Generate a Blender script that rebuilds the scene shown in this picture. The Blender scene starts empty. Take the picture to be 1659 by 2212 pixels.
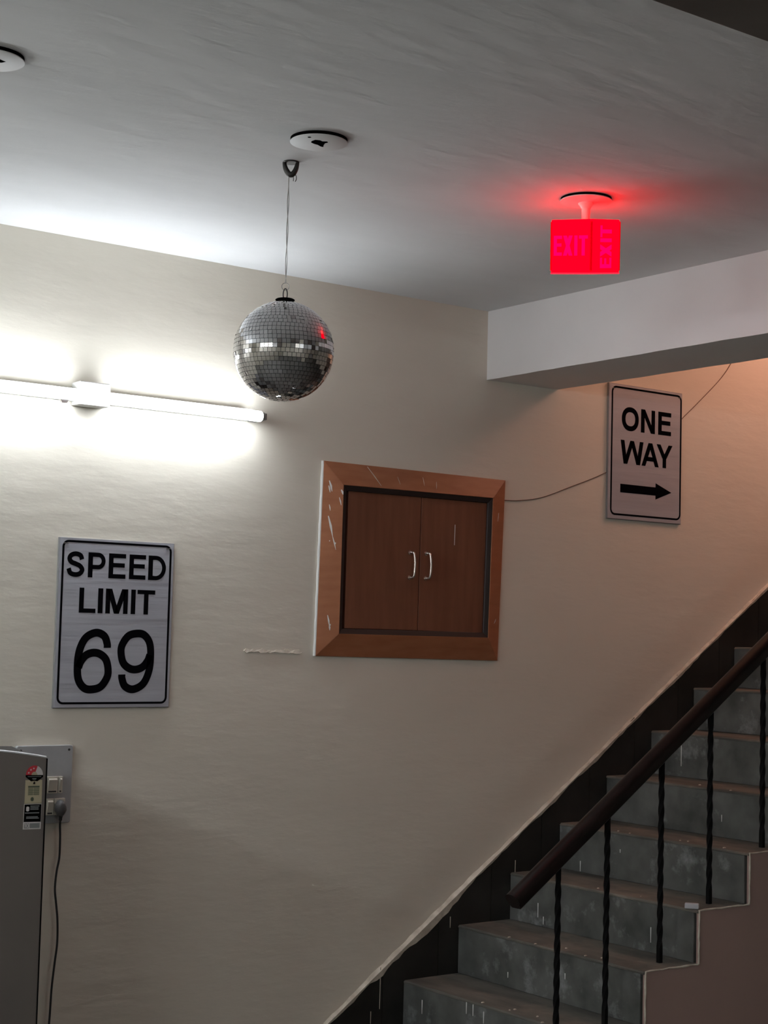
import bpy, bmesh, math, random
from mathutils import Vector, Matrix, Euler
random.seed(7)
sc = bpy.context.scene
col = sc.collection
# ------------------------------------------------------------------ camera
EYE = 1.642
F_PX, W_PX, H_PX = 3500.0, 1659.0, 2212.0
yaw, pitch, roll = 0.63902, 0.07293, 0.02526
fw = Vector((math.sin(yaw)*math.cos(pitch), math.cos(yaw)*math.cos(pitch), math.sin(pitch)))
rt = Vector((math.cos(yaw), -math.sin(yaw), 0))
up = rt.cross(fw)
r2 = rt*math.cos(roll) + up*math.sin(roll)
u2 = -rt*math.sin(roll) + up*math.cos(roll)
cd = bpy.data.cameras.new('camera')
cam = bpy.data.objects.new('camera', cd); col.objects.link(cam)
cd.sensor_fit = 'HORIZONTAL'; cd.sensor_width = 36.0; cd.lens = 36.0*F_PX/W_PX
cd.clip_start = 0.02
m = Matrix((r2, u2, -fw)).transposed().to_4x4(); m.translation = Vector((0, 0, EYE))
cam.matrix_world = m
sc.camera = cam
# ------------------------------------------------------------------ world, exposure
wd = bpy.data.worlds.new('world'); sc.world = wd; wd.use_nodes = True
wd.node_tree.nodes['Background'].inputs[0].default_value = (0.02, 0.02, 0.022, 1)
wd.node_tree.nodes['Background'].inputs[1].default_value = 1.0
sc.view_settings.view_transform = 'Standard'
sc.view_settings.look = 'None'
sc.view_settings.gamma = 1.0
sc.view_settings.use_curve_mapping = False
sc.view_settings.exposure = 0.0
TUBE_STRENGTH = 40.0
TUBE_COLOR = (0.93, 0.98, 1.05, 1)
FILL_LEFT_STRENGTH = 72.0  # from here the added fill tubes out of view
FILL_SIDE_STRENGTH = 138.0
FILL_REAR_STRENGTH = 52.0
BULB_STRENGTH = 15.5
BULB_COLOR = (1.0, 0.50, 0.38, 1)
EXIT_STRENGTH = 4.4

# ------------------------------------------------------------------ materials
MATS = {}
def newmat(name):
    mt = bpy.data.materials.new(name); mt.use_nodes = True
    MATS[name] = mt
    return mt, mt.node_tree, mt.node_tree.nodes['Principled BSDF']
def plain(name, c, rough=0.5, metal=0.0, spec=0.5):
    mt, nt, b = newmat(name)
    b.inputs['Base Color'].default_value = (*c, 1); b.inputs['Roughness'].default_value = rough
    b.inputs['Metallic'].default_value = metal; b.inputs['Specular IOR Level'].default_value = spec
    # faint procedural variation
    tc = nt.nodes.new('ShaderNodeTexCoord'); n = nt.nodes.new('ShaderNodeTexNoise'); n.inputs['Scale'].default_value = 40
    mr = nt.nodes.new('ShaderNodeMapRange'); mr.inputs['To Min'].default_value = rough*0.9; mr.inputs['To Max'].default_value = min(1, rough*1.1)
    nt.links.new(tc.outputs['Object'], n.inputs['Vector']); nt.links.new(n.outputs['Fac'], mr.inputs['Value'])
    nt.links.new(mr.outputs['Result'], b.inputs['Roughness'])
    return mt
def emit(name, c, s):
    mt, nt, b = newmat(name)
    b.inputs['Base Color'].default_value = (*[q*0.5 for q in c[:3]], 1); b.inputs['Specular IOR Level'].default_value = 0.0
    b.inputs['Emission Color'].default_value = (*c[:3], 1); b.inputs['Emission Strength'].default_value = s
    b.inputs['Roughness'].default_value = 0.4
    return mt
def noisy(name, c1, c2, scale=(1, 1, 1), nscale=4.0, detail=6, rough=0.8, bump=0.1, bscale=None, bn=20.0, bdist=0.01, lo=0.35, hi=0.65,
          spec=0.3, c3=None, s3=1.5, lo3=0.6, hi3=0.75, rot=(0, 0, 0)):
    mt, nt, b = newmat(name)
    N, L = nt.nodes, nt.links
    tc = N.new('ShaderNodeTexCoord'); mp = N.new('ShaderNodeMapping'); mp.inputs['Scale'].default_value = scale; mp.inputs['Rotation'].default_value = rot
    n = N.new('ShaderNodeTexNoise'); n.inputs['Scale'].default_value = nscale; n.inputs['Detail'].default_value = detail
    mr = N.new('ShaderNodeMapRange'); mr.inputs['From Min'].default_value = lo; mr.inputs['From Max'].default_value = hi
    mx = N.new('ShaderNodeMix'); mx.data_type = 'RGBA'
    mx.inputs[6].default_value = (*c1, 1); mx.inputs[7].default_value = (*c2, 1)
    L.new(tc.outputs['Object'], mp.inputs['Vector']); L.new(mp.outputs['Vector'], n.inputs['Vector'])
    L.new(n.outputs['Fac'], mr.inputs['Value']); L.new(mr.outputs['Result'], mx.inputs[0])
    out = mx.outputs[2]
    if c3:
        n3 = N.new('ShaderNodeTexNoise'); n3.inputs['Scale'].default_value = s3; n3.inputs['Detail'].default_value = 8
        n3.inputs['Roughness'].default_value = 0.65
        m3 = N.new('ShaderNodeMapRange'); m3.inputs['From Min'].default_value = lo3; m3.inputs['From Max'].default_value = hi3
        x3 = N.new('ShaderNodeMix'); x3.data_type = 'RGBA'; x3.inputs[7].default_value = (*c3, 1)
        L.new(tc.outputs['Object'], n3.inputs['Vector']); L.new(n3.outputs['Fac'], m3.inputs['Value'])
        L.new(m3.outputs['Result'], x3.inputs[0]); L.new(out, x3.inputs[6]); out = x3.outputs[2]
    L.new(out, b.inputs['Base Color'])
    b.inputs['Roughness'].default_value = rough; b.inputs['Specular IOR Level'].default_value = spec
    if bump:
        mb = N.new('ShaderNodeMapping'); mb.inputs['Scale'].default_value = bscale or scale; mb.inputs['Rotation'].default_value = rot
        nb = N.new('ShaderNodeTexNoise'); nb.inputs['Scale'].default_value = bn; nb.inputs['Detail'].default_value = 5
        bp = N.new('ShaderNodeBump'); bp.inputs['Strength'].default_value = bump; bp.inputs['Distance'].default_value = bdist
        L.new(tc.outputs['Object'], mb.inputs['Vector']); L.new(mb.outputs['Vector'], nb.inputs['Vector'])
        L.new(nb.outputs['Fac'], bp.inputs['Height']); L.new(bp.outputs['Normal'], b.inputs['Normal'])
    return mt

M_WALL = noisy('cream_wall_paint', (0.70, 0.66, 0.565), (0.76, 0.72, 0.62), (0.6, 1, 1.6), 1.6, 8, 0.75, 0.18, (0.8, 1, 2.6), 9.0, 0.012, 0.3, 0.7, 0.25)
M_CEIL = noisy('white_ceiling_paint', (0.69, 0.70, 0.695), (0.77, 0.78, 0.775), (0.7, 1.8, 1), 1.8, 8, 0.85, 0.35, (0.7, 2.2, 1), 8.0, 0.012, 0.3, 0.7, 0.2, rot=(0, 0, 0.25))
M_BEAM = noisy('white_beam_paint', (0.78, 0.78, 0.77), (0.84, 0.84, 0.83), (1, 1, 1), 2.5, 6, 0.85, 0.15, None, 14.0, 0.008, 0.3, 0.7, 0.2)
M_STRING = noisy('brown_stringer_paint', (0.36, 0.25, 0.22), (0.41, 0.285, 0.25), (1, 1, 1), 2.0, 6, 0.8, 0.1, None, 25, 0.006, 0.3, 0.7, 0.2)
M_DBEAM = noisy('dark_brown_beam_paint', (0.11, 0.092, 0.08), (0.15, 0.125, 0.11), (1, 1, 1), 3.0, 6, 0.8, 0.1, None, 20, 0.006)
M_FLOOR = noisy('dark_grey_floor_stone', (0.10, 0.098, 0.092), (0.135, 0.13, 0.12), (1, 1, 1), 3, 6, 0.5, 0.03, None, 20, 0.005)
M_STONE = noisy('dark_green_grey_stone', (0.058, 0.061, 0.056), (0.135, 0.138, 0.128), (1, 1, 1), 9.0, 8, 0.55, 0.15, None, 30, 0.004, 0.3, 0.7, 0.35,
                c3=(0.40, 0.41, 0.41), s3=7.5, lo3=0.57, hi3=0.85)
M_TREAD = noisy('worn_dusty_tread_stone', (0.060, 0.060, 0.052), (0.145, 0.137, 0.115), (3, 0.8, 1), 5.0, 8, 0.6, 0.15, None, 30, 0.004, 0.3, 0.7, 0.35,
                c3=(0.21, 0.182, 0.145), s3=5.0, lo3=0.5, hi3=0.75)
M_SKIRT = noisy('dark_skirting_stone', (0.012, 0.012, 0.010), (0.026, 0.025, 0.022), (1, 1, 1), 6.0, 8, 0.5, 0.12, None, 25, 0.004)
M_BEAD = noisy('rough_pale_plaster', (0.50, 0.45, 0.37), (0.70, 0.65, 0.55), (1, 1, 1), 25.0, 6, 0.9, 0.3, None, 60, 0.004)
M_WOOD = noisy('dark_brown_veneer', (0.155, 0.058, 0.030), (0.20, 0.078, 0.042), (9, 9, 0.9), 4.0, 7, 0.42, 0.04, None, 30, 0.002, 0.3, 0.7, 0.4)
M_FRAME = noisy('reddish_brown_frame_wood', (0.31, 0.115, 0.050), (0.38, 0.150, 0.070), (2, 2, 9), 4.0, 7, 0.38, 0.04, None, 30, 0.002, 0.3, 0.7, 0.35)
M_LIP = plain('near_black_wood_lip', (0.022, 0.013, 0.011), 0.45)
M_GAP = plain('black_recess', (0.006, 0.005, 0.005), 0.9)
M_RAIL = noisy('dark_varnished_rail_wood', (0.0045, 0.0022, 0.002), (0.009, 0.004, 0.0035), (1, 6, 6), 5, 6, 0.33, 0.03, None, 30, 0.002)
M_IRON = plain('black_painted_iron', (0.003, 0.003, 0.003), 0.7, 0.0, 0.12)
M_SIGN = noisy('silver_white_sign_sheet', (0.39, 0.40, 0.44), (0.45, 0.46, 0.50), (0.8, 1, 6), 3.0, 4, 0.45, 0.25, (0.5, 1, 9), 3.2, 0.01, 0.3, 0.7, 0.4)
M_SIGNE = plain('grey_sign_edge', (0.24, 0.24, 0.24), 0.6)
M_INK = plain('black_sign_ink', (0.004, 0.004, 0.005), 0.9, 0, 0.0)
M_WHITE = plain('white_plastic', (0.72, 0.72, 0.69), 0.4)
M_PLATE = plain('white_cover_plate', (0.70, 0.71, 0.70), 0.5)
M_BLACK = plain('flat_black', (0.003, 0.003, 0.003), 0.9, 0, 0.0)
M_STEEL = plain('tarnished_steel', (0.28, 0.27, 0.25), 0.35, 0.9)
M_DSTEEL = plain('dark_iron', (0.05, 0.048, 0.045), 0.45, 0.8)
M_CHROME = plain('satin_nickel', (0.72, 0.66, 0.6), 0.28, 1.0)
M_BOARD = noisy('grey_sheet_board', (0.33, 0.335, 0.335), (0.40, 0.405, 0.405), (1, 1, 1), 12, 4, 0.45, 0, lo=0.3, hi=0.7)
M_SOCK = plain('ivory_switch_plastic', (0.60, 0.57, 0.48), 0.3)
M_SOCKD = plain('dark_switch_slot', (0.03, 0.028, 0.025), 0.5)
M_PLUG = plain('grey_plug_rubber', (0.09, 0.087, 0.087), 0.55)
M_CABLE = plain('black_cable_rubber', (0.012, 0.012, 0.012), 0.5)
M_WIRE = plain('brown_wall_wire', (0.16, 0.095, 0.07), 0.6)
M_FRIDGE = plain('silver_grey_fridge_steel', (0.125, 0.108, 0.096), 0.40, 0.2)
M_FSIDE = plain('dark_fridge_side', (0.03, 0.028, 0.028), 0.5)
M_FTRIM = plain('pale_fridge_trim', (0.62, 0.63, 0.64), 0.3, 0.3)
M_RED = plain('label_red', (0.40, 0.012, 0.022), 0.5)
M_LWHITE = plain('label_white', (0.50, 0.47, 0.45), 0.5)
M_CREAM = plain('label_cream', (0.36, 0.31, 0.20), 0.5)
M_LGREEN = plain('label_dark_green', (0.05, 0.065, 0.035), 0.5)
M_LOLIVE = plain('label_olive', (0.20, 0.19, 0.115), 0.5)
M_LGREY = plain('label_grey', (0.16, 0.17, 0.165), 0.5)
M_TUBE = emit('glowing_tube_glass', TUBE_COLOR, TUBE_STRENGTH)
M_FILL_LEFT = emit('glowing_left_fill_glass', TUBE_COLOR, FILL_LEFT_STRENGTH)
M_FILL_SIDE = emit('glowing_side_fill_glass', TUBE_COLOR, FILL_SIDE_STRENGTH)
M_FILL_REAR = emit('glowing_rear_fill_glass', TUBE_COLOR, FILL_REAR_STRENGTH)
M_BULB = emit('glowing_warm_bulb', BULB_COLOR, BULB_STRENGTH)
M_EXIT = emit('glowing_red_acrylic', (1.0, 0.0, 0.004), EXIT_STRENGTH)
M_EXITL = emit('glowing_pink_lettering', (1.0, 0.0, 0.03), EXIT_STRENGTH)
M_EXITE = emit('glowing_pink_edge', (1.0, 0.006, 0.016), EXIT_STRENGTH)
M_MIRROR, _nt, _b = newmat('mirror_glass')
_b.inputs['Base Color'].default_value = (0.68, 0.68, 0.69, 1); _b.inputs['Metallic'].default_value = 1.0; _b.inputs['Roughness'].default_value = 0.06
M_CORE = plain('dark_ball_core', (0.03, 0.03, 0.03), 0.7)

# ------------------------------------------------------------------ helpers
LOC = {}
def tag(o, label=None, cat=None, group=None, kind=None):
    if label: o['label'] = label
    if cat: o['category'] = cat
    if group: o['group'] = group
    if kind: o['kind'] = kind
    return o
def thing(name, label, cat, loc, rz=0.0, group=None):
    o = bpy.data.objects.new(name, None); col.objects.link(o)
    o.empty_display_size = 0.05
    o.location = loc; o.rotation_euler = (0, 0, rz)
    LOC[o.name] = Matrix.LocRotScale(Vector(loc), Euler((0, 0, rz)), None)
    return tag(o, label, cat, group)
class MB:
    def __init__(s): s.v = []; s.f = []; s.mi = []
    def poly(s, pts, mi=0):
        b = len(s.v); s.v += [tuple(p) for p in pts]; s.f.append(tuple(range(b, b+len(pts)))); s.mi.append(mi)
    def add(s, vs, fs, mi=0):
        b = len(s.v); s.v += [tuple(p) for p in vs]
        for f in fs: s.f.append(tuple(b+i for i in f)); s.mi.append(mi)
    def box(s, x0, x1, y0, y1, z0, z1, mi=0):
        vs = [(x, y, z) for x in (x0, x1) for y in (y0, y1) for z in (z0, z1)]
        s.add(vs, [(0, 1, 3, 2), (4, 6, 7, 5), (0, 4, 5, 1), (2, 3, 7, 6), (0, 2, 6, 4), (1, 5, 7, 3)], mi)
    def hexa(s, p8, mi=0):   # bottom 4 then top 4, same winding
        s.add(p8, [(3, 2, 1, 0), (4, 5, 6, 7), (0, 1, 5, 4), (1, 2, 6, 5), (2, 3, 7, 6), (3, 0, 4, 7)], mi)
    def prism(s, pts, axis, a, b, mi=0):
        """2D outline pts extruded along axis from a to b. axis 'y': pts are (x,z); 'z': (x,y); 'x': (y,z)"""
        def P(p, t):
            return {'y': (p[0], t, p[1]), 'z': (p[0], p[1], t), 'x': (t, p[0], p[1])}[axis]
        n = len(pts)
        vs = [P(p, a) for p in pts] + [P(p, b) for p in pts]
        fs = [tuple(range(n))[::-1], tuple(range(n, 2*n))] + [(i, (i+1) % n, n+(i+1) % n, n+i) for i in range(n)]
        s.add(vs, fs, mi)
    def tube(s, pts, r, n=8, mi=0, closed=False):
        pts = [Vector(p) for p in pts]; N = len(pts); rs = r if isinstance(r, (list, tuple)) else [r]*N
        base = len(s.v); ref = None
        for i, p in enumerate(pts):
            if closed: t = (pts[(i+1) % N]-pts[i-1]).normalized()
            else: t = (pts[min(i+1, N-1)]-pts[max(i-1, 0)]).normalized()
            if ref is None:
                ref = Vector((0, 0, 1)) if abs(t.z) < 0.9 else Vector((1, 0, 0))
            a = (ref - t*ref.dot(t)).normalized(); b = t.cross(a); ref = a
            for k in range(n):
                w = 2*math.pi*k/n
                s.v.append(tuple(p + (a*math.cos(w)+b*math.sin(w))*rs[i]))
        for i in range(N if closed else N-1):
            j = (i+1) % N
            for k in range(n):
                s.f.append((base+i*n+k, base+i*n+(k+1) % n, base+j*n+(k+1) % n, base+j*n+k)); s.mi.append(mi)
        if not closed:
            s.f.append(tuple(base+k for k in range(n))[::-1]); s.mi.append(mi)
            s.f.append(tuple(base+(N-1)*n+k for k in range(n))); s.mi.append(mi)
    def lathe(s, prof, c, n=32, mi=0):   # prof [(r,z)], around vertical axis at c
        base = len(s.v)
        for r, z in prof:
            for k in range(n):
                w = 2*math.pi*k/n; s.v.append((c[0]+r*math.cos(w), c[1]+r*math.sin(w), c[2]+z))
        for i in range(len(prof)-1):
            for k in range(n):
                s.f.append((base+i*n+k, base+i*n+(k+1) % n, base+(i+1)*n+(k+1) % n, base+(i+1)*n+k)); s.mi.append(mi)
        s.f.append(tuple(base+k for k in range(n))[::-1]); s.mi.append(mi)
        s.f.append(tuple(base+(len(prof)-1)*n+k for k in range(n))); s.mi.append(mi)
    def build(s, name, mats, parent=None, local=False, smooth=False, bevel=0.0, kind=None, seg=2, label=None):
        if not isinstance(mats, (list, tuple)): mats = [mats]
        vs = s.v
        if parent is not None and not local:
            # world coordinates -> the parent's frame
            inv = LOC[parent.name].inverted()
            vs = [tuple(inv @ Vector(v)) for v in vs]
        me = bpy.data.meshes.new(name); me.from_pydata(vs, [], s.f); me.update()
        for mt in mats: me.materials.append(mt)
        for p, i in zip(me.polygons, s.mi): p.material_index = i
        bm = bmesh.new(); bm.from_mesh(me)
        bmesh.ops.recalc_face_normals(bm, faces=bm.faces)
        if bevel:
            es = [e for e in bm.edges if len(e.link_faces) == 2 and e.calc_face_angle(0) > 0.6]
            bmesh.ops.bevel(bm, geom=es, offset=bevel, segments=seg, affect='EDGES', profile=0.5, clamp_overlap=True)
        bm.to_mesh(me); bm.free()
        if smooth:
            for p in me.polygons: p.use_smooth = True
            me.set_sharp_from_angle(angle=math.radians(40))
        o = bpy.data.objects.new(name, me); col.objects.link(o)
        if parent is not None:
            o.parent = parent; LOC[o.name] = LOC[parent.name].copy()
        else: LOC[o.name] = Matrix.Identity(4)
        if kind: o['kind'] = kind
        if label: o['label'] = label
        return o
def catmull(pts, n=8, closed=False):
    P = [Vector(p) for p in pts]; out = []; N = len(P)
    for i in range(N if closed else N-1):
        if closed: a, b, c, d = P[i-1], P[i], P[(i+1) % N], P[(i+2) % N]
        else:
            b, c = P[i], P[i+1]; a = P[i-1] if i else b*2-c; d = P[i+2] if i+2 < N else c*2-b
        for k in range(n):
            t = k/n
            out.append(0.5*((2*b)+(c-a)*t+(2*a-5*b+4*c-d)*t*t+(-a+3*b-3*c+d)*t**3))
    if not closed: out.append(P[-1])
    return out

# ---- lettering: glyphs drawn as flat strokes in a unit box (x 0..w, y 0..h)
def ribbon(pts, t, closed=False):
    pts = [Vector(p).to_2d() for p in pts]; N = len(pts); L, R = [], []
    for i, p in enumerate(pts):
        if closed: d = pts[(i+1) % N]-pts[i-1]
        else: d = pts[min(i+1, N-1)]-pts[max(i-1, 0)]
        d.normalize(); nn = Vector((-d.y, d.x))*t/2
        L.append(p+nn); R.append(p-nn)
    q = []
    for i in range(N if closed else N-1):
        j = (i+1) % N; q.append([R[i], R[j], L[j], L[i]])
    return q
def para(x0, x1, y0, y1, t):      # slanted bar with horizontal ends, t = horizontal width
    return [[Vector((x0, y0)), Vector((x0+t, y0)), Vector((x1+t, y1)), Vector((x1, y1))]]
def rect(x0, y0, x1, y1): return [[Vector((x0, y0)), Vector((x1, y0)), Vector((x1, y1)), Vector((x0, y1))]]
def glyph(ch, w, h, t):
    v = t*0.86
    if ch == 'I': return rect(0, 0, w, h)
    if ch == 'L': return rect(0, 0, t, h)+rect(t, 0, w, v)
    if ch == 'E': return rect(0, 0, t, h)+rect(t, 0, w, v)+rect(t, h-v, w, h)+rect(t, h*0.535-v/2, w*0.94, h*0.535+v/2)
    if ch == 'T': return rect(0, h-v, w, h)+rect(w/2-t/2, 0, w/2+t/2, h-v)
    if ch == 'M':
        return rect(0, 0, t, h)+rect(w-t, 0, w, h)+para(w/2-t*0.55, t*0.25, 0, h, t*1.1)+para(w/2-t*0.55, w-t*1.35, 0, h, t*1.1)
    if ch == 'N': return rect(0, 0, t, h)+rect(w-t, 0, w, h)+para(w-t*1.1, 0, 0, h, t*1.1)
    if ch == 'W':
        s = t*1.02
        return para(w*0.22-s/2, 0, 0, h, s)+para(w*0.22-s/2, w*0.5-s/2, 0, h, s)+para(w*0.78-s/2, w*0.5-s/2, 0, h, s)+para(w*0.78-s/2, w-s, 0, h, s)
    if ch == 'A':
        s = t*1.08
        return para(0, w/2-s/2, 0, h, s)+para(w-s, w/2-s/2, 0, h, s)+rect(w*0.22, h*0.22, w*0.78, h*0.22+v)
    if ch == 'Y':
        s = t*1.12
        return rect(w/2-t/2, 0, w/2+t/2, h*0.44)+para(w/2-s/2, 0, h*0.40, h, s)+para(w/2-s/2, w-s, h*0.40, h, s)
    if ch == 'X':
        s = t*1.2
        return para(0, w-s, 0, h, s)+para(w-s, 0, 0, h, s)
    if ch == 'O':
        return ribbon([(w/2+(w-t)/2*math.copysign(abs(math.cos(a))**0.9, math.cos(a)), h/2+(h-t*0.9)/2*math.copysign(abs(math.sin(a))**0.9, math.sin(a))) for a in [2*math.pi*i/40 for i in range(40)]], t, True)
    if ch == 'D':
        r = (h-v)/2; cx = max(t, w-t/2-r*0.92)
        arc = [(cx+(w-t/2-cx)*math.cos(a), h/2+r*math.sin(a)) for a in [-math.pi/2+math.pi*i/24 for i in range(25)]]
        return rect(0, 0, t, h)+ribbon([(t*0.9, v/2)]+arc+[(t*0.9, h-v/2)], v)
    if ch == 'P':
        y0, y1 = h*0.42, h-v/2; r = (y1-y0)/2; cx = w-t/2-r*0.95
        arc = [(cx+(w-t/2-cx)*math.cos(a), (y0+y1)/2+r*math.sin(a)) for a in [-math.pi/2+math.pi*i/20 for i in range(21)]]
        return rect(0, 0, t, h)+ribbon([(t*0.9, y0)]+arc+[(t*0.9, y1)], v)
    if ch == 'S':
        c = [(0.95, .74), (.83, .93), (.5, 1.0), (.18, .93), (.06, .76), (.2, .60), (.5, .52), (.82, .42), (.98, .24), (.82, .06), (.5, 0), (.15, .07), (.01, .29)]
        return ribbon(catmull([(t/2+p[0]*(w-t), v/2+p[1]*(h-v), 0) for p in c], 6), t*0.95)
    if ch in '69':
        c = [(.935, .735), (.925, .81), (.82, .945), (.55, 1.0), (.22, .90), (.035, .66), (.0, .36), (.06, .15), (.25, .02), (.5, 0), (.77, .05), (.96, .21), (.985, .36), (.90, .53), (.70, .625), (.48, .645), (.26, .60), (.10, .49), (.03, .38)]
        if ch == '9': c = [(1-p[0], 1-p[1]) for p in c]
        return ribbon(catmull([(t/2+p[0]*(w-t), t/2+p[1]*(h-t), 0) for p in c], 6), t)
    if ch == '1': return rect(w*0.45, 0, w*0.45+t, h)+para(w*0.1, w*0.45, h*0.72, h, t)
    if ch == '0': return glyph('O', w, h, t)
    return []
def text_mesh(mb, quads, frame, thick, mi=0):
    """frame(x, y, d) -> 3D; each quad extruded by thick"""
    for q in quads:
        lo = [frame(p.x, p.y, 0) for p in q]; hi = [frame(p.x, p.y, thick) for p in q]
        mb.hexa(lo+hi, mi)
def put(mb, ch, x, y, w, h, t, frame, thick, mi=0):
    text_mesh(mb, [[p+Vector((x, y)) for p in q] for q in glyph(ch, w, h, t)], frame, thick, mi)
def rrect(x0, x1, y0, y1, r, n=6):
    out = []
    for cx, cy, a0 in ((x1-r, y0+r, -90), (x1-r, y1-r, 0), (x0+r, y1-r, 90), (x0+r, y0+r, 180)):
        for i in range(n+1):
            a = math.radians(a0+90*i/n); out.append((cx+r*math.cos(a), cy+r*math.sin(a)))
    return out

# ================================================================== the setting
XL, YN = -1.6, -2.0   # side wall and the wall behind the viewer
D = 4.8          # wall with the signs
ZC = 2.897       # ceiling
def struct(mb, name, mats, label=None, **k):
    o = mb.build(name, mats, **k); o['kind'] = 'structure'
    if label: o['label'] = label
    return o
mb = MB(); mb.box(XL, 8.6, D, D+0.2, -0.2, 5.2)
wall_back = struct(mb, 'wall_back', M_WALL, 'cream painted plaster wall carrying the signs, cabinet and tube light')
mb = MB(); mb.box(XL-.2, XL, YN-.2, D+0.2, -0.2, ZC+0.15); struct(mb, 'wall_left', M_WALL, 'cream plaster side wall outside the picture')
mb = MB(); mb.box(XL, 8.6, YN-.2, YN, -0.2, ZC+0.15); struct(mb, 'wall_front', M_WALL, 'cream plaster wall behind the viewer')
mb = MB(); mb.box(8.6, 8.8, YN-.2, D+0.2, -0.2, 5.2); struct(mb, 'wall_right', M_WALL, 'cream plaster wall at the head of the stairs')
mb = MB(); mb.box(XL, 8.6, YN, D, -0.19, 0.01); struct(mb, 'floor', M_FLOOR, 'dark grey stone floor of the hall')
mb = MB()
mb.prism([(XL, YN), (8.6, YN), (8.6, 3.78), (4.425, 3.78), (4.425, D), (XL, D)], 'z', ZC, ZC+0.15)
struct(mb, 'ceiling', M_CEIL, 'white painted ceiling with sweeping brush marks')
mb = MB(); mb.box(4.05, 8.6, 3.6, D, 5.2, 5.35); struct(mb, 'ceiling_stairwell', M_CEIL, 'white ceiling high over the stairs')
mb = MB(); mb.box(4.425, 8.6, 3.63, 3.78, ZC+0.15, 5.2); struct(mb, 'wall_stairwell', M_WALL, 'cream wall above the stair opening')
mb = MB(); mb.box(4.275, 4.425, 3.63, D, ZC+0.15, 5.2); struct(mb, 'wall_over_beam', M_WALL, 'cream wall standing on the beam')
# the beam across the room (slightly uneven lower arris)
mb = MB()
ys = [YN+(D-YN)*i/90 for i in range(91)]
for i in range(90):
    a, b = ys[i], ys[i+1]
    random.seed(i); ja = random.uniform(-.001, .001); random.seed(i+1); jb = random.uniform(-.001, .001)
    za, zb = 2.627+ja, 2.627+jb
    mb.poly([(4.05, a, za), (4.05, b, zb), (4.05, b, ZC), (4.05, a, ZC)])
    mb.poly([(4.05, a, za), (4.425, a, 2.629-ja), (4.425, b, 2.629-jb), (4.05, b, zb)])
    mb.poly([(4.425, a, 2.629-ja), (4.425, a, ZC), (4.425, b, ZC), (4.425, b, 2.629-jb)])
mb.poly([(4.05, YN, 2.627), (4.05, YN, ZC), (4.425, YN, ZC), (4.425, YN, 2.629)])
struct(mb, 'trim_1', M_BEAM, 'white plastered ceiling beam crossing to the stair opening')
# dark beam overhead, nearer the viewer
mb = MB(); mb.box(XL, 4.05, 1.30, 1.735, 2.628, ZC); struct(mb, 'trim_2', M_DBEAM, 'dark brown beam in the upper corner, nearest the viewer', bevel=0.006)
random.seed(11)
# rough filler line on the wall, left of the cabinet
mb = MB(); n = 26
top = []; bot = []
for i in range(n):
    x = 2.976+(3.216-2.976)*i/(n-1)
    w = 0.0045+random.uniform(-.002, .004)
    if i in (0, n-1): w = 0.001
    c = 1.560-0.002*i/n+random.uniform(-.0015, .0015)
    top.append((x, c+w)); bot.append((x, c-w))
for i in range(n-1):
    h0, h1 = 0.0035, 0.0035
    mb.hexa([(bot[i][0], D+.001, bot[i][1]), (bot[i+1][0], D+.001, bot[i+1][1]), (top[i+1][0], D+.001, top[i+1][1]), (top[i][0], D+.001, top[i][1]),
             (bot[i][0], D-.0045, bot[i][1]+.001), (bot[i+1][0], D-.0045, bot[i+1][1]+.001), (top[i+1][0], D-.0015, top[i+1][1]), (top[i][0], D-.0015, top[i][1])])
mb.build('plaster_ridge', M_BEAD, wall_back)

# ================================================================== stairs
RISE, RUN, Z0 = 0.1776, 0.2547, 0.01
XK = lambda k: 3.7002+RUN*(k-2)
ZK = lambda k: Z0+RISE*k
NS = 14
YO = 3.822       # open side
YW = D-0.014     # wall side, in front of the skirting
st = thing('staircase', 'dark grey stone staircase climbing along the cream wall to the right', 'staircase', (XK(1), (YO+D)/2, Z0))
# painted masonry body: outer face follows the steps
prof = [(XK(1)+.006, Z0)]
for k in range(1, NS+1):
    prof += [(XK(k)+.006, ZK(k)-.002), (XK(k+1)+.006, ZK(k)-.002)]
prof += [(8.59, ZK(NS)-.002), (8.59, Z0)]
def saw(mb, dx, dz, y0, y1):
    # columns one per tread so that the faces stay convex
    for k in range(1, NS+1):
        x1 = XK(k+1)+dx if k < NS else 8.59
        mb.hexa([(XK(k)+dx, y0, Z0), (x1, y0, Z0), (x1, y1, Z0), (XK(k)+dx, y1, Z0),
                 (XK(k)+dx, y0, ZK(k)+dz), (x1, y0, ZK(k)+dz), (x1, y1, ZK(k)+dz), (XK(k)+dx, y1, ZK(k)+dz)])
mb = MB(); saw(mb, 0.022, -0.032, YO+.012, YW); mb.build('masonry_core', M_STRING, st)
mb = MB()
n = len(prof)
mb.add([(x, YO, z) for x, z in prof]+[(x, YO+.012, z) for x, z in prof], [tuple(range(n)), tuple(range(n, 2*n))[::-1]]+[(i, (i+1) % n, n+(i+1) % n, n+i) for i in range(n)])
mb.build('painted_stringer', M_STRING, st, label='brown painted stair side wall')
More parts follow.
